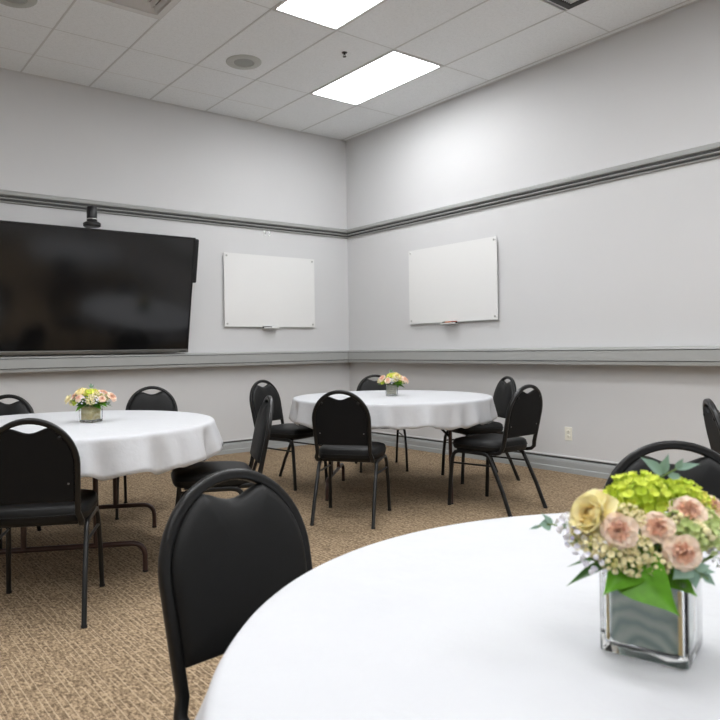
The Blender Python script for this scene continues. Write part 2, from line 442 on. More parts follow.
# ------------------------------------------------------------------ chairs
WF, WR, YF, YR, YT, CH, WB = .207, .195, .211, -.288, -.309, .848, .188
def back_y(z): return -.222 + (YT + .222) * (z - .44) / (CH - .44)
def arch(z0, inset=0, n=26):
    """points of the back hoop in (x, z): up the left side, over the dome, down the right"""
    w = WB - .0115 - inset; top = CH - .0115 - inset; zs = top - w * 1.03
    pts = [(-w * (.955 + .045 * (z - .44) / (zs - .44)), z) for z in [z0 + (zs - z0) * i / 6 for i in range(6)]]
    pts += [(-w * math.cos(PI * i / n), zs + (top - zs) * math.sin(PI * i / n)) for i in range(n + 1)]
    pts += [(-x, z) for x, z in reversed(pts[:6])]
    return pts
def make_chair():
    t = bpy.data.objects.new('banquet_chair', None); COL.objects.link(t)
    # hoop with lower ends curving forward under the seat
    lo = [(-WB * .90, -.115, .392), (-WB * .93, -.165, .393), (-WB * .945, -.196, .400), (-WB * .955, -.215, .418)]
    P = lo + [(x, back_y(z), z) for x, z in arch(.45)] + [(-x, y, z) for x, y, z in reversed(lo)]
    MB().tube(P, .0120, .0118, n=16, up=(1, 0, 0), sq=.55).build('back_frame', M['frame'], t, smooth=True, angle=50)
    # padded back: outline with the hand hole at the top
    w_out = arch(.500, .008, 40)
    top_in = CH - .0115 - .010
    hw = .074
    out = []
    for x, z in w_out:
        if abs(x) < hw and z > .7: continue
        out.append((x, z))
    il = max(i for i, p in enumerate(out) if p[0] < 0 and p[1] > .7)
    zl = out[il][1]
    dip = [(-hw + 2 * hw * q / 12, zl - .002 - .021 * math.sin(PI * q / 12) ** 1.6) for q in range(0, 13)]
    out = out[:il + 1] + dip + out[il + 1:]
    # slab from rings: rear outline, mid, front inset (puffy)
    n = len(out); cxm, czm = 0, .655
    def ring(sc, d):
        r = []
        for x, z in out:
            xx, zz = cxm + (x - cxm) * sc, czm + (z - czm) * sc
            r.append((xx, back_y(zz) + d, zz))
        return r
    rings = [ring(.97, -.009), ring(1.0, -.005), ring(1.0, .004), ring(.985, .014), ring(.95, .021), ring(.88, .026), ring(.6, .030), ring(.3, .031)]
    vs = [p for r in rings for p in r]; fs = []
    for i in range(len(rings) - 1):
        for k in range(n): fs.append((i * n + k, i * n + (k + 1) % n, (i + 1) * n + (k + 1) % n, (i + 1) * n + k))
    fs.append(tuple((len(rings) - 1) * n + k for k in range(n)))
    bk = MB().add(vs, fs)
    bk.build('backrest', M['vinyl'], t, smooth=True, angle=50)
    # flat rear shell
    r0 = ring(.965, -.0095); r1 = ring(.965, -.012)
    vs = r0 + r1; fs = [(k, (k + 1) % n, n + (k + 1) % n, n + k) for k in range(n)] + [tuple(range(n, 2 * n)), tuple(reversed(range(n)))]
    MB().add(vs, fs).build('rear_panel', M['vinylback'], t)
    for x, z in ((-.115, .765), (.115, .765), (-.140, .575), (.140, .575)):
        MB().lathe([(.009, 0), (.009, .003), (.004, .006)] if z > .7 else [(.0045, 0), (.0045, .003), (.002, .004)], 10, M=Matrix.Translation((x, back_y(z) - .011, z)) @ Matrix.Rotation(PI / 2, 4, 'X')).build('bolt', M['frame'] if z > .7 else M['dimsteel'], t, smooth=True)
    # seat cushion: rounded trapezoid with domed top and waterfall front
    def outl(sc, grow=0):
        q = []
        for i in range(48):
            a = 2 * PI * i / 48
            ca, sa = math.cos(a), math.sin(a); e = .45
            x = math.copysign(abs(ca) ** e, ca); y = math.copysign(abs(sa) ** e, sa)
            w = .205 if y > 0 else .205 - .015 * (-y)
            q.append((x * (w * sc + grow), .015 + y * (.212 * sc + grow)))
        return q
    lay = [(.90, .396), (.97, .398), (1.0, .411), (1.01, .436), (.985, .458), (.93, .468), (.80, .475), (.55, .479), (.25, .481)]
    vs = []; fs = []
    for sc, z in lay:
        for x, y in outl(sc): vs.append((x, y, z - max(0, y - .12) * .10 * (z - .41) / .07))
    for i in range(len(lay) - 1):
        for k in range(48): fs.append((i * 48 + k, i * 48 + (k + 1) % 48, (i + 1) * 48 + (k + 1) % 48, (i + 1) * 48 + k))
    fs += [tuple(reversed(range(48))), tuple((len(lay) - 1) * 48 + k for k in range(48))]
    st = MB().add(vs, fs).build('seat', M['vinyl'], t, smooth=True, angle=60)
    pp = outl(1.012); MB().tube([(x, y, .433) for x, y in pp], .003, n=6, closed=True).build('piping', M['vinyl'], st, smooth=True)
    # side frames: each leg its own tube
    for s in (-1, 1):
        fl = [(s * WF, YF, 0), (s * (WF - .004), YF - .012, .20), (s * (WF - .010), YF - .026, .330), (s * (WF - .013), YF - .034, .360), (s * (WF - .015), YF - .052, .377), (s * (WF - .016), YF - .080, .384), (s * (WF - .018), .02, .385)]
        rl = [(s * (WF - .018), .02, .385), (s * (WF - .020), -.07, .384), (s * (WF - .021), -.100, .378), (s * (WF - .020), -.120, .364), (s * (WF - .019), -.133, .340), (s * (WR - .004), -.22, .165), (s * WR, YR, 0)]
        for pts in (fl, rl):
            lg = MB().tube(pts, .0125, .0105, n=16, up=(1, 0, 0), sq=.6).build('leg', M['frame'], t, smooth=True)
            fx = pts[0] if pts is fl else pts[-1]
            MB().lathe([(.0125, 0), (.0130, .002), (.0130, .010), (.0120, .011)], 12, M=Matrix.Translation((fx[0], fx[1] + (.003 if pts is rl else -.0005), 0))).build('foot_cap', M['rubber'], lg, smooth=True)
        MB().tube([(s * (WF - .009), YF - .022, .300), (s * (WF - .016), -.147, .310)], .0065, n=8).build('side_stretcher', M['frame'], t, smooth=True)
    for y in (.12, -.10):
        MB().tube([(-(WF - .018), y, .382), (WF - .018, y, .382)], .009, n=8).build('cross_bar', M['frame'], t, smooth=True)
    MB().box(-.17, .17, -.16, .17, .388, .397).build('seat_pan', M['tv'], t)
    return t
chair0 = make_chair()
chairs = [  # x, y, rot, label, group
 (-4.480, -3.400, -.452, 'black chair seen from behind at the front of the left table, at the left edge', 'chairs around the left table'),
 (-3.395, -1.975, 2.683, 'black chair behind the left table below the right end of the black screen', 'chairs around the left table'),
 (-4.488, -2.130, 2.443, 'black chair behind the left table, cut off by the left edge of the picture', 'chairs around the left table'),
 (-3.530, -3.170, 1.16, 'black chair seen edge-on at the right side of the left table', 'chairs around the left table'),
 (-2.105, -1.812, -2.86, 'black chair turned sideways against the left wall side of the far table', 'chairs around the far table'),
 (-2.430, -3.002, -.915, 'black chair seen from behind at the front of the far table', 'chairs around the far table'),
 (-1.065, -1.745, 2.56, 'black chair in the room corner, mostly hidden behind the far table and its flowers', 'chairs around the far table'),
 (-.800, -2.640, 1.14, 'black chair on the right of the far table, farther of the two standing there', 'chairs around the far table'),
 (-1.490, -3.385, .035, 'black chair on the right of the far table, nearer of the two there', 'chairs around the far table'),
 (-4.562, -5.541, -3.045, 'large black chair in the foreground pushed up to the nearest table', 'chairs around the nearest table'),
 (-3.722, -5.825, 2.25, 'black chair right behind the foreground bouquet', 'chairs around the nearest table'),
 (-1.82, -5.30, -2.55, 'black chair cut off by the right edge of the picture, near the right wall', 'chair by the right edge'),
]
for i, (x, y, rz, lab, gr) in enumerate(chairs):
    c_ = chair0 if i == 0 else copy_tree(chair0)
    c_.location = (x, y, 0); c_.rotation_euler = (0, 0, rz); tag(c_, lab, 'chair', gr)

# ------------------------------------------------------------------ tables
TZ = .728
def table(x, y, rot, bx_, by_, brot, label, clabel, seed, R=.765, fa=1.0, flare=.016):
    t = thing('round_table', label, 'table', (x, y, 0), rot, 'round folding tables')
    MB().lathe([(R - .02, TZ - .024), (R - .012, TZ - .022), (R - .010, TZ - .004), (R - .012, TZ - .001), (.01, TZ - .001)], 72).build('tabletop', M['tabletop'], t, smooth=True, angle=30)
    d = Matrix.Rotation(-rot, 4, 'Z') @ Matrix.Translation((bx_ - x, by_ - y, 0)) @ Matrix.Rotation(brot, 4, 'Z')
    for s in (-1, 1):
        L = .385; yy = s * .443; zb = .145; r = .06
        pts = [(-L, yy, 0), (-L, yy, zb - r)] + [(-L + r - r * math.cos(a), yy, zb - r + r * math.sin(a)) for a in (PI / 8, PI / 4, 3 * PI / 8)] + [(-L + r, yy, zb)]
        pts = pts + [(-x_, y_, z_) for x_, y_, z_ in reversed(pts)]
        lg = MB().tube(pts, .0135, n=10, up=(0, 1, 0), M=d).build('leg_rail', M['tableleg'], t, smooth=True)
        for sx in (-1, 1):
            MB().lathe([(.0135, 0), (.0140, .002), (.0140, .008), (.0135, .009)], 12, M=d @ Matrix.Translation((sx * L, yy, 0))).build('foot_cap', M['rubber'], lg, smooth=True)
        for sx in (-.19, .15):
            MB().tube([(sx, yy, zb), (sx, yy * .99, TZ - .024)], .0135, n=10, up=(0, 1, 0), M=d).build('leg', M['tableleg'], t, smooth=True)
        for sx in (-.19, .15):
            MB().tube([(sx, yy, .44), (sx, yy * .42, TZ - .03)], .009, n=8, up=(1, 0, 0), M=d).build('brace', M['frame'], t, smooth=True)
        MB().tube([(-.19, yy, .40), (.15, yy, .40)], .008, n=8, M=d).build('brace_bar', M['frame'], t, smooth=True)
    # cloth
    rnd = random.Random(seed); N = 288; vs = []; fs = []
    ph = [rnd.uniform(0, 2 * PI) for _ in range(6)]
    def fold(a): return ((abs(math.sin(6.5 * a + ph[0] + .9 * math.sin(2 * a + ph[1]))) * 2 - 1.2) * .5 + math.sin(21 * a + ph[2] + 1.4 * math.sin(3 * a + ph[3])) * .35 + math.sin(37 * a + ph[4]) * .2)
    prof = [(.0, 0, 0), (.25, 0, 0), (.5, 0, 0), (.65, 0, 0), (.74, 0, 0), (R - .010, -.0002, 0), (R - .002, -.0025, .002), (R + .003, -.009, .02), (R + .005, -.022, .08), (R + .007, -.05, .3), (R + .010, -.085, .58), (R + .013, -.12, .8), (R + .016, -.145, .95), (R + .018, -.168, 1.05)]
    for r, z, wv in prof[1:]:
        for k in range(N):
            a = 2 * PI * k / N; f = fold(a)
            rr = r + wv * (f * .040 * fa + flare)
            zz = z - (wv * wv) * (.007 * math.sin(4 * a + ph[5]) - .020 * f)
            vs.append((rr * math.cos(a), rr * math.sin(a), zz))
    vs.append((0, 0, 0)); cidx = len(vs) - 1
    for i in range(len(prof) - 2):
        for k in range(N): fs.append((i * N + k, i * N + (k + 1) % N, (i + 1) * N + (k + 1) % N, (i + 1) * N + k))
    for k in range(N): fs.append((cidx, k, (k + 1) % N))
    o = MB().add(vs, fs).build('tablecloth', M['cloth'], None, smooth=True, angle=180, loc=(x, y, TZ + .002))
    sd = o.modifiers.new('thick', 'SOLIDIFY'); sd.thickness = .0012; sd.offset = 1
    tag(o, clabel, 'tablecloth', 'white tablecloths')
table(-4.20, -2.80, 0, -4.105, -2.655, -.456, 'round folding table at the left under a white cloth, brown legs', 'white cloth over the left round table', 3)
table(-1.690, -2.583, 0, -1.69, -2.585, .744, 'round folding table in the room corner under a white cloth', 'white cloth over the far round table in the corner', 8, R=.752, fa=.8, flare=.004)
table(-4.33, -6.30, 0, -4.33, -6.30, .3, 'round table nearest the viewer, hidden under its white cloth', 'smooth white cloth over the nearest table in the foreground', 5, R=.772)

table(-1.50, -6.06, 0, -1.50, -6.06, .5, 'round table beyond the right edge of the picture, mirrored in the black screen', 'white cloth over the table beyond the right edge of the picture', 12)

# ------------------------------------------------------------------ flowers
def petal(m, L, W, cup, curl, ruff, rnd, Mx, mi=0, nu=6, nv=5, tip=.5):
    vs = []; fs = []; ph = rnd.uniform(0, 6)
    for j in range(nv + 1):
        v = j / nv
        w = W * (math.sin(PI * min(1, v * (1 - tip * .45) + .06)) ** .7) * (.35 + .65 * min(1, v * 1.6))
        for i in range(nu + 1):
            u = -1 + 2 * i / nu
            x = u * w; y = L * v * (1 - .10 * u * u * v)
            z = cup * (u * u) * w + curl * v * v * L + ruff * v * v * math.sin(u * 5 + ph) + ruff * .5 * v * math.sin(u * 11 + ph * 2)
            vs.append((x, y, z))
    for j in range(nv):
        for i in range(nu):
            a = j * (nu + 1) + i; fs.append((a, a + 1, a + nu + 2, a + nu + 1))
    m.add(vs, fs, mi, Mx)
def fl_carnation(seed, mats):
    rnd = random.Random(seed); m = MB()
    spec = [(5, 6, 1.0, .60, .10), (5, 22, .84, .50, .14), (6, 42, .62, .38, .18), (6, 62, .48, .30, .2), (5, 78, .36, .22, .2)]
    for r, (n, el, L, W, ru) in enumerate(spec):
        for k in range(n):
            a = 2 * PI * (k + .5 * (r % 2)) / n + rnd.uniform(-.2, .2)
            Mx = Matrix.Rotation(a, 4, 'Z') @ Matrix.Translation((0, .05, r * .05)) @ Matrix.Rotation(math.radians(el + rnd.uniform(-7, 7)), 4, 'X')
            petal(m, L, W, .22, -.10, ru * .7, rnd, Mx, 0 if r < 2 else 1, nu=8)
    return m, mats
def fl_rose(seed, mats):
    rnd = random.Random(seed); m = MB()
    spec = [(5, 22, 1.0, .72), (5, 42, .92, .68), (5, 60, .85, .60), (4, 73, .78, .48), (4, 84, .70, .34), (3, 92, .62, .22)]
    for r, (n, el, L, W) in enumerate(spec):
        for k in range(n):
            a = 2 * PI * (k + .5 * (r % 2)) / n + rnd.uniform(-.2, .2)
            Mx = Matrix.Rotation(a, 4, 'Z') @ Matrix.Translation((0, .12 - r * .01, 0)) @ Matrix.Rotation(math.radians(el + rnd.uniform(-4, 4)), 4, 'X')
            petal(m, L, W, .45, .12 if r else -.12, .02, rnd, Mx, 0 if r < 3 else 1, nu=8, nv=6, tip=.35)
    return m, mats
def fib(n, i):
    z = 1 - (i + .5) / n * 1.15; ph = i * 2.399963; s = math.sqrt(max(0, 1 - z * z)); return Vector((s * math.cos(ph), s * math.sin(ph), z))
def fl_hydrangea(seed, mats, n=85):
    rnd = random.Random(seed); m = MB()
    for i in range(n):
        d = fib(n, i); q = d.to_track_quat('Z', 'Y').to_matrix().to_4x4()
        p = d * (.84 + rnd.uniform(-.12, .14))
        Mx = Matrix.Translation((p.x, p.y, p.z * .75)) @ q @ Matrix.Rotation(rnd.uniform(0, 6), 4, 'Z') @ Matrix.Rotation(rnd.uniform(-.6, .6), 4, 'X')
        mi = 0 if rnd.random() < .6 else 1
        for k in range(4):
            petal(m, .20, .12, .3, .5, .01, rnd, Mx @ Matrix.Rotation(k * PI / 2, 4, 'Z') @ Matrix.Rotation(.25, 4, 'X'), mi, nu=2, nv=2)
    m.lathe([(.55, -.3), (.72, 0), (.68, .3), (.4, .52), (.05, .6)], 16, mi=1)
    return m, mats
def ball(m, c, r, mi=0, n=6):
    prof = [(r * .1 if i in (0, n) else r * math.sin(PI * i / n), -r * math.cos(PI * i / n)) for i in range(n + 1)]
    m.lathe(prof, 7, mi, Matrix.Translation(c))
def fl_filler(seed, mats, n=26):
    rnd = random.Random(seed); m = MB()
    for i in range(n):
        d = fib(n, i); p = d * rnd.uniform(.65, 1.0)
        m.tube([(0, 0, -.5), (p * .5)[:], p[:]], .02, n=4, mi=2)
        if rnd.random() < .5: ball(m, p, rnd.uniform(.16, .25), 0 if rnd.random() < .6 else 1, 5)
        else:
            q = d.to_track_quat('Z', 'Y').to_matrix().to_4x4()
            for k in range(5): petal(m, .36, .20, .3, .3, .01, rnd, Matrix.Translation(p) @ q @ Matrix.Rotation(k * 2 * PI / 5, 4, 'Z') @ Matrix.Rotation(.4, 4, 'X'), 0, nu=2, nv=2)
    return m, mats
def leaf_mesh(L=1.0, W=.32, fold=.25, droop=-.25, nu=4, nv=10):
    m = MB(); vs = []; fs = []
    for j in range(nv + 1):
        v = j / nv; w = W * max(.002, math.sin(PI * (.04 + .96 * v ** .68))) ** 1.35
        for i in range(nu + 1):
            u = -1 + 2 * i / nu
            vs.append((u * w, v * L, abs(u) * w * fold + droop * v * v * L))
    for j in range(nv):
        for i in range(nu):
            a = j * (nu + 1) + i; fs.append((a, a + 1, a + nu + 2, a + nu + 1))
    m.add(vs, fs); return m
pm = dict(rough=.6, spec=.25, sub=.15)
F = {}
F['peach'] = mat('peach_petal', (1.0, .77, .62), var=.12, scale=30, **pm); F['peach2'] = mat('deep_peach_petal', (1.0, .62, .46), var=.12, scale=30, **pm)
F['cream'] = mat('cream_petal', (1.0, .87, .53), var=.10, scale=20, **pm); F['cream2'] = mat('gold_cream_petal', (.95, .78, .40), var=.12, scale=20, **pm)
F['lime'] = mat('lime_petal', (.72, .80, .13), var=.15, scale=15, **pm); F['lime2'] = mat('green_lime_petal', (.55, .68, .07), var=.15, scale=15, **pm)
F['yellow'] = mat('yellow_petal', (.92, .84, .25), var=.12, scale=15, **pm)
F['white'] = mat('white_petal', (.85, .83, .88), var=.06, scale=15, **pm); F['lilac'] = mat('lilac_petal', (.52, .47, .66), var=.1, scale=15, **pm)
F['buff'] = mat('buff_bud', (.84, .76, .46), var=.2, scale=20, **pm); F['olive'] = mat('olive_bud', (.50, .48, .18), var=.2, scale=20, **pm)
F['sedum'] = mat('pale_green_bud', (.58, .68, .30), var=.2, scale=20, **pm)
F['stem'] = mat('green_stem', (.12, .20, .03), .6, var=.2)
F['leaf'] = mat('bright_green_leaf', (.10, .29, .012), .42, spec=.4, var=.30, scale=9, sub=.05)
F['leafdark'] = mat('dark_green_leaf', (.035, .12, .012), .45, spec=.4, var=.3, scale=9)
F['euca'] = mat('eucalyptus_leaf', (.20, .31, .24), .6, spec=.3, var=.18, scale=9)
def mesh_of(pair_or_mb, mats=None, name='m', subsurf=False):
    if isinstance(pair_or_mb, tuple): mb, mats = pair_or_mb
    else: mb = pair_or_mb
    me = bpy.data.meshes.new(name); me.from_pydata(mb.v, [], mb.f)
    for m_ in (mats if isinstance(mats, (list, tuple)) else [mats]): me.materials.append(m_)
    me.polygons.foreach_set('material_index', mb.m); me.polygons.foreach_set('use_smooth', [True] * len(me.polygons)); me.update()
    return me
PE = [F['peach'], F['peach2']]; CR = [F['cream'], F['cream2']]
ME = {
 'carnation': [mesh_of(fl_carnation(i, PE), name='carnation') for i in range(4)],
 'rose': [mesh_of(fl_rose(i + 9, CR), name='cream_rose') for i in range(2)],
 'hydrangea': [mesh_of(fl_hydrangea(4, [F['lime'], F['lime2']]), name='hydrangea')],
 'yhydrangea': [mesh_of(fl_hydrangea(6, [F['yellow'], F['lime']], 60), name='hydrangea')],
 'filler': [mesh_of(fl_filler(i + 20, [F['buff'], F['olive'], F['stem']]), name='filler_cluster') for i in range(3)],
 'sedum': [mesh_of(fl_filler(i + 30, [F['sedum'], F['buff'], F['stem']], 40), name='sedum') for i in range(2)],
 'white': [mesh_of(fl_filler(i + 40, [F['white'], F['lilac'], F['stem']], 14), name='white_blossom') for i in range(2)],
 'leaf': [mesh_of(leaf_mesh(1, .30), F['leaf'], 'leaf'), mesh_of(leaf_mesh(1, .30), F['leafdark'], 'leaf')],
 'slim': [mesh_of(leaf_mesh(1, .13, .3, -.15), F['leafdark'], 'slim_leaf')],
 'broad': [mesh_of(leaf_mesh(1, .42, .20, -.06, 6, 14), F['leaf'], 'broad_leaf')],
 'euca': [mesh_of(leaf_mesh(1, .27, .12, -.10), F['euca'], 'eucalyptus_leaf'), mesh_of(leaf_mesh(1, .42, .12, -.10), F['euca'], 'eucalyptus_leaf')],
}
def part(me, name, parent, Mx, label=None):
    o = bpy.data.objects.new(name, me); COL.objects.link(o); o.parent = parent; o.matrix_local = Mx
    if label: o['label'] = label
    return o
def orient(p, d, s, spin=0, flat=1.0):
    d = Vector(d).normalized(); q = d.to_track_quat('Z', 'Y').to_matrix().to_4x4()
    return Matrix.Translation(p) @ q @ Matrix.Rotation(spin, 4, 'Z') @ Matrix.Diagonal((s, s, s * flat, 1))
def leafm(a, b, wid=1.0, roll=0, face=(0, -.7, .7)):
    """leaf from a to b, upper side towards `face`"""
    a, b = Vector(a), Vector(b); y = (b - a); L = y.length; y.normalize(); z = Vector(face); z = (z - y * z.dot(y)).normalized(); x = y.cross(z)
    R = Matrix((x, y, z)).transposed().to_4x4()
    return Matrix.Translation(a) @ R @ Matrix.Rotation(roll, 4, 'Y') @ Matrix.Diagonal((L * wid, L, L, 1))

def glass_mat():
    k = NT('clear_glass'); k.b.inputs['Base Color'].default_value = (.97, .985, .98, 1); k.b.inputs['Transmission Weight'].default_value = 1
    k.b.inputs['Roughness'].default_value = .015; k.b.inputs['IOR'].default_value = 1.45
    nz = k.noise(8, 2, k.obj()); k.bump(nz, .05, .002)
    return k.m
M['glass'] = glass_mat()
def liner_mat(name, c1, c2, sc):
    k = NT(name); p = k.obj()
    w = k.n('ShaderNodeTexWave', wave_type='RINGS', rings_direction='X'); w.inputs['Scale'].default_value = sc; w.inputs['Distortion'].default_value = 5; w.inputs['Detail'].default_value = 2; w.inputs['Detail Scale'].default_value = 1.5
    mp = k.n('ShaderNodeMapping'); mp.inputs['Location'].default_value = (.0, 0, .0); k.l(p, mp.inputs[0]); k.l(mp.outputs[0], w.inputs['Vector'])
    k.l(k.mix(w.outputs['Fac'], c1, c2), k.b.inputs['Base Color']); k.b.inputs['Roughness'].default_value = .45
    return k.m
LN = [liner_mat('coiled_leaf_liner', (.20, .28, .25), (.42, .47, .42), 16), liner_mat('golden_leaf_liner', (.62, .50, .20), (.78, .68, .38), 12), liner_mat('bark_liner', (.36, .35, .29), (.55, .52, .44), 30)]
gold = mat('gold_edge_leaf', (.60, .42, .14), .5, var=.2)

def vase(t, w, h, rz, liner, thick=.006):
    R = Matrix.Rotation(rz, 4, 'Z'); a = w / 2; b = a - thick
    def rr(q, r, z, n=4):
        out = []
        for cx_, cy_, a0 in ((q - r, q - r, 0), (-q + r, q - r, PI / 2), (-q + r, -q + r, PI), (q - r, -q + r, 1.5 * PI)):
            for i in range(n + 1): out.append((cx_ + r * math.cos(a0 + PI / 2 * i / n), cy_ + r * math.sin(a0 + PI / 2 * i / n), z))
        return out
    rings = [rr(a - .004, .006, 0), rr(a, .008, .003), rr(a, .008, h - .001), rr(a - .001, .008, h), rr(b + .001, .005, h), rr(b, .005, h - .001), rr(b, .005, .014), rr(b - .004, .005, .010)]
    n = len(rings[0]); vs = [p for r_ in rings for p in r_]; fs = []
    for i in range(len(rings) - 1):
        for k in range(n): fs.append((i * n + k, i * n + (k + 1) % n, (i + 1) * n + (k + 1) % n, (i + 1) * n + k))
    fs += [tuple(reversed(range(n))), tuple((len(rings) - 1) * n + k for k in range(n))]
    MB().add(vs, fs, M=R).build('vase', M['glass'], t, smooth=True, angle=35)
    c = b - .0035
    rings = [rr(c, .012, .0145), rr(c, .012, h - .004), rr(c - .002, .010, h - .004), rr(c - .002, .010, .0165)]
    vs = [p for r_ in rings for p in r_]; fs = []
    for i in range(3):
        for k in range(n): fs.append((i * n + k, i * n + (k + 1) % n, (i + 1) * n + (k + 1) % n, (i + 1) * n + k))
    fs += [tuple(reversed(range(n))), tuple(3 * n + k for k in range(n))]
    ln = MB().add(vs, fs).build('leaf_liner', liner, t, smooth=True, angle=35); ln.matrix_local = R
    return R, c

RV = -math.atan2(.592, .806)
# ---- foreground bouquet; offsets in metres (right, away, up) measured from the vase base
def stem_to(t, p, col=None, r=.0016):
    q = Vector(p); a = Vector((q.x * .15, q.y * .15, .03)); b = Vector((q.x * .4, q.y * .4, .09))
    MB().tube([a[:], b[:], (b * .35 + q * .65)[:], q[:]], r, n=6).build('stem', col or F['stem'], t, smooth=True)
t = thing('flower_arrangement', 'large bouquet in a square glass vase on the nearest table, peach carnations and lime hydrangea', 'flowers', (-4.490, -6.103, TZ + .0035), RV)
Rv, cc = vase(t, .097, .100, math.radians(15.5) - RV, LN[0])
for sx in (-1, 1):   # golden folded leaf edges at the front corners inside the glass
    for sy in (-1, 1):
        g_ = MB().tube([(sx * (cc + .0005), sy * (cc + .0005), .016), (sx * (cc + .0005), sy * (cc + .0005), .088)], .0022, n=6).build('gold_leaf_edge', gold, t, smooth=True); g_.matrix_local = Rv
C0 = Vector((0, 0, .08)); CV = Vector((-.35, -.1, .05))
def flo(kind, p, s, i=0, spin=0, name=None, flat=1.0, dirv=None, label=None, stem=True):
    p = Vector(p); d = Vector(dirv).normalized() + CV if dirv else (p - C0 + Vector((-.02, -.03, .01)))
    o = part(ME[kind][i % len(ME[kind])], name or kind, t, orient(p - d.normalized() * s * .3, d, s, spin, flat), label)
    if stem: stem_to(t, p - d.normalized() * s * .35)
    return o
flo('hydrangea', (-.012, .006, .190), .040, label='lime green hydrangea head')
flo('hydrangea', (.052, .020, .186), .028, 0, 2, label='lime green hydrangea head')
flo('yhydrangea', (.072, .012, .176), .020, 0, 1, name='hydrangea', label='pale yellow hydrangea head')
flo('rose', (-.080, -.026, .167), .033, 0, .4, name='cream_rose', dirv=(-.7, -.45, .55), label='pale yellow rose')
flo('rose', (-.055, .005, .172), .020, 1, 1.4, name='cream_rose', dirv=(-.4, -.4, .8), label='pale yellow rose')
flo('carnation', (-.065, -.062, .160), .0205, 0, .3, dirv=(-.35, -.9, .28))
flo('carnation', (-.019, -.057, .162), .0190, 1, 1.3, dirv=(-.05, -.9, .45))
flo('carnation', (.030, -.032, .174), .0215, 2, .9, dirv=(.15, -.75, .6))
flo('carnation', (.000, -.076, .138), .0205, 3, 2.0, dirv=(.1, -1, .1))
flo('carnation', (.079, .002, .172), .0160, 0, 2.2, dirv=(.6, -.6, .5))
flo('carnation', (-.048, .030, .180), .0110, 1, .2, dirv=(-.2, -.5, .8))
flo('white', (-.103, -.005, .154), .016, 0, name='white_blossom')
flo('white', (-.104, -.030, .142), .014, 1, name='white_blossom')
flo('white', (-.090, -.050, .124), .014, 0, 2, name='white_blossom')
flo('white', (.057, -.040, .125), .013, 1, 1, name='white_blossom')
for i, (p, s) in enumerate([((-.071, -.058, .130), .016), ((-.040, -.062, .140), .015), ((-.024, -.066, .122), .014), ((-.033, -.040, .166), .014), ((-.008, -.056, .146), .011), ((-.086, -.045, .140), .014), ((.024, -.062, .113), .009), ((-.052, -.062, .124), .014), ((-.095, -.020, .140), .013), ((-.04, -.030, .172), .014)]):
    flo('filler', p, s, i, i, name='filler_cluster')
for i, (p, s) in enumerate([((.034, -.044, .152), .020), ((.060, -.018, .158), .018), ((.012, -.036, .160), .016), ((.050, -.040, .145), .016), ((.03, -.03, .14), .02)]):
    flo('sedum', p, s, i, i)
# eucalyptus sprigs: branch > leaves
def sprig(pts, leaves, name='eucalyptus_sprig'):
    br = MB().tube(pts, .0011, n=6).build(name, F['stem'], t, smooth=True)
    for a, b, i, w in leaves:
        o = bpy.data.objects.new('eucalyptus_leaf', ME['euca'][i]); COL.objects.link(o); o.parent = br; o.matrix_local = leafm(a, b, w)
sprig([(.01, .02, .10), (.018, .03, .17), (.030, .030, .203), (.050, .032, .212)], [
 ((.030, .028, .206), (.004, .026, .230), 1, .62), ((.030, .030, .206), (.040, .030, .232), 0, .8), ((.032, .03, .196), (.036, .02, .175), 1, 1),
 ((.048, .032, .212), (.080, .030, .220), 0, .6), ((.045, .032, .204), (.062, .034, .186), 1, .9), ((.038, .03, .204), (.056, .026, .202), 1, .8), ((.03, .03, .190), (.020, .018, .196), 1, 1.0), ((.05, .032, .212), (.058, .030, .226), 1, .6)])
sprig([(-.05, .01, .10), (-.085, .018, .140), (-.112, .026, .146), (-.128, .028, .143)], [
 ((-.112, .026, .144), (-.128, .024, .147), 1, 1.2), ((-.110, .026, .146), (-.122, .030, .160), 0, .8), ((-.125, .028, .143), (-.139, .03, .1395), 0, .6), ((-.095, .02, .142), (-.105, .010, .155), 0, 1)])
sprig([(.0, -.02, .10), (.010, -.05, .122), (.013, -.068, .120), (.028, -.075, .108)], [
 ((.012, -.068, .121), (-.014, -.082, .112), 0, 1.3), ((.013, -.068, .121), (.014, -.078, .098), 1, .8), ((.016, -.070, .118), (.030, -.076, .124), 1, 1), ((.022, -.072, .114), (.036, -.078, .102), 0, 1.2), ((.02, -.070, .116), (.038, -.074, .116), 0, .9)])
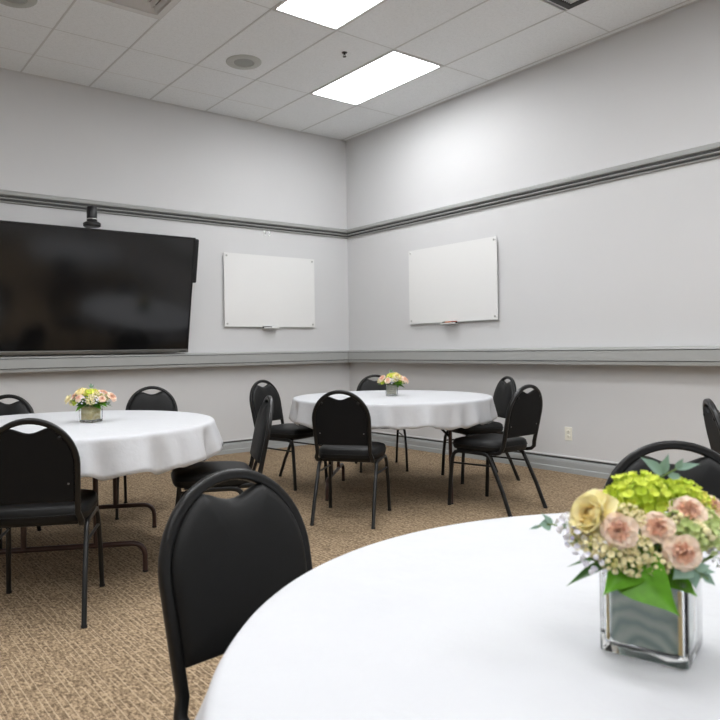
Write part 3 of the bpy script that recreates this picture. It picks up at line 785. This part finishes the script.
# broad and slim leaves at the rim
for nm, k_, a, b, w, fc in [('broad_leaf', 'broad', (-.030, -.040, .126), (-.089, -.076, .094), .68, (-.4, -.8, .35)), ('broad_leaf', 'broad', (-.058, -.042, .128), (-.018, -.102, .078), .80, (-.4, -.8, .35)),
    ('leaf', 'leaf', (-.01, -.03, .115), (.010, -.080, .098), 1.2, (-.2, -.8, .4)), ('leaf', 'leaf', (-.03, -.03, .120), (-.066, -.076, .106), 1.0, (-.3, -.8, .4)),
    ('slim_leaf', 'slim', (-.055, -.020, .112), (-.116, -.030, .094), .95, (0, -.3, 1)), ('slim_leaf', 'slim', (-.05, -.0, .112), (-.104, -.002, .107), .7, (0, -.3, 1))]:
    part(ME[k_][0], nm, t, leafm(a, b, w, 0, fc))
rnd = random.Random(11)
for i in range(34):
    a = rnd.uniform(0, 2 * PI); el = rnd.uniform(-.1, 1.15); R1 = rnd.uniform(.060, .082)
    d = Vector((math.cos(a) * math.cos(el), math.sin(a) * math.cos(el), math.sin(el)))
    p0 = Vector((-.012, -.005, .105)) + Vector((d.x * .03, d.y * .025, d.z * .02)); p1 = Vector((-.012, -.008, .105)) + Vector((d.x * R1, d.y * R1 * .75, d.z * R1 * .62))
    part(ME['leaf'][i % 2], 'leaf', t, leafm(p0, p1, 1.1, rnd.uniform(-.5, .5), d + Vector((0, 0, .5))))

# ---- the two smaller-looking bouquets on the far tables
def bouquet(x, y, rz, vrz, liner, label, seed, carn):
    global t
    t = thing('flower_arrangement', label, 'flowers', (x, y, TZ + .0035), rz)
    vase(t, .090, .085, vrz, liner, .004)
    C0.z = .06; CV.xyz = (0, 0, 0)
    K = 1.30
    rnd = random.Random(seed)
    flo('yhydrangea', (.0, -.005, .156), .046, 0, 1, name='hydrangea', flat=.9, label='yellow hydrangea head')
    flo('hydrangea', (.058, -.025, .130), .026, 0, 1)
    flo('hydrangea', (-.075, -.03, .112), .020, 0, 1)
    for i, (p, s) in enumerate(carn):
        p = (p[0] * K, p[1] * K, p[2]); s *= 1.18
        if i % 3 == 1: flo('rose', p, s, i, i, name='cream_rose')
        else: flo('carnation', p, s, i, i * 1.3)
    for i in range(9):
        a = rnd.uniform(PI, 2 * PI); el = rnd.uniform(.1, .9)
        p = (math.cos(a) * .098 * math.cos(el), math.sin(a) * .08 * math.cos(el), .105 + .05 * math.sin(el))
        flo('filler' if i % 3 else 'white', p, .021, i, i, name='filler_cluster' if i % 3 else 'white_blossom')
    flo('sedum', (.02, -.055, .125), .018, 0)
    for i in range(30):
        a = rnd.uniform(0, 2 * PI); el = rnd.uniform(-.35, .9); R1 = rnd.uniform(.085, .125)
        d = Vector((math.cos(a) * math.cos(el), math.sin(a) * math.cos(el), math.sin(el)))
        p0 = Vector((0, 0, .10)) + d * .03; p1 = Vector((0, 0, .10)) + Vector((d.x * R1, d.y * R1 * .85, d.z * R1 * .7))
        part(ME['leaf'][0 if rnd.random() < .85 else 1], 'leaf', t, leafm(p0, p1, 1.1, rnd.uniform(-.5, .5), d + Vector((0, 0, .5))))
    sprig([(0, 0, .14), (.0, .02, .17), (-.005, .02, .19)], [((0, .02, .18), (-.016, .02, .198), 0, 1), ((0, .02, .18), (.012, .02, .20), 0, 1), ((-.003, .02, .188), (-.004, .02, .208), 0, 1)])
    sprig([(.03, 0, .10), (.07, -.02, .105), (.10, -.02, .10)], [((.07, -.02, .105), (.085, -.03, .115), 0, 1), ((.085, -.02, .10), (.10, -.03, .092), 1, 1), ((.095, -.02, .10), (.115, -.02, .108), 0, 1)])
bouquet(-4.09, -2.84, RV, math.radians(-22), LN[1], 'small yellow bouquet in a golden square vase on the left table', 2,
        [((-.060, -.02, .142), .026), ((-.035, -.02, .158), .032), ((.050, .01, .156), .030), ((.090, .0, .136), .027), ((-.092, .0, .122), .024), ((-.03, -.060, .135), .020), ((.06, -.04, .128), .018)])
bouquet(-1.665, -2.565, RV, math.radians(-8), LN[2], 'small peach and yellow bouquet in a bark grey square vase on the far table', 5,
        [((-.060, -.02, .140), .028), ((.030, -.03, .148), .032), ((.055, -.02, .142), .028), ((.090, .0, .120), .024), ((.025, .01, .168), .020), ((-.03, -.055, .125), .024), ((.075, -.04, .130), .024)])

# ------------------------------------------------------------------ camera, world, view
fpx, pcx, pcy = 695.1158, 315.3071, 348.9585
fw = Vector((.5922687, .8057405, 0)); rt = Vector((.8056437, -.5921976, -.0154994)); up = Vector((.0124885, -.0091798, .9998799))
cam = bpy.data.cameras.new('camera'); co = bpy.data.objects.new('camera', cam); COL.objects.link(co)
cam.sensor_width = 36; cam.lens = fpx / 720 * 36; cam.shift_x = (360 - pcx) / 720; cam.shift_y = (pcy - 360) / 720
cam.clip_start = .02
mw = Matrix.Identity(4)
for i in range(3): mw[i][0] = rt[i]; mw[i][1] = up[i]; mw[i][2] = -fw[i]
mw[0][3], mw[1][3], mw[2][3] = -5.31931, -6.54693, 1.10260
co.matrix_world = mw
cam.dof.use_dof = True; cam.dof.focus_distance = 4.2; cam.dof.aperture_fstop = 9.5
scn.camera = co
w = bpy.data.worlds.new('world'); scn.world = w; w.use_nodes = True
w.node_tree.nodes['Background'].inputs[0].default_value = (.6, .7, .9, 1); w.node_tree.nodes['Background'].inputs[1].default_value = .3
scn.view_settings.view_transform = 'Standard'; scn.view_settings.look = 'None'; scn.view_settings.gamma = 1; scn.view_settings.use_curve_mapping = False
scn.view_settings.exposure = 0.27
scn.cycles.use_denoising = True
scn.cycles.max_bounces = 10; scn.cycles.diffuse_bounces = 6; scn.cycles.transmission_bounces = 8; scn.cycles.sample_clamp_indirect = 6
scn.cycles.caustics_reflective = False; scn.cycles.caustics_refractive = True
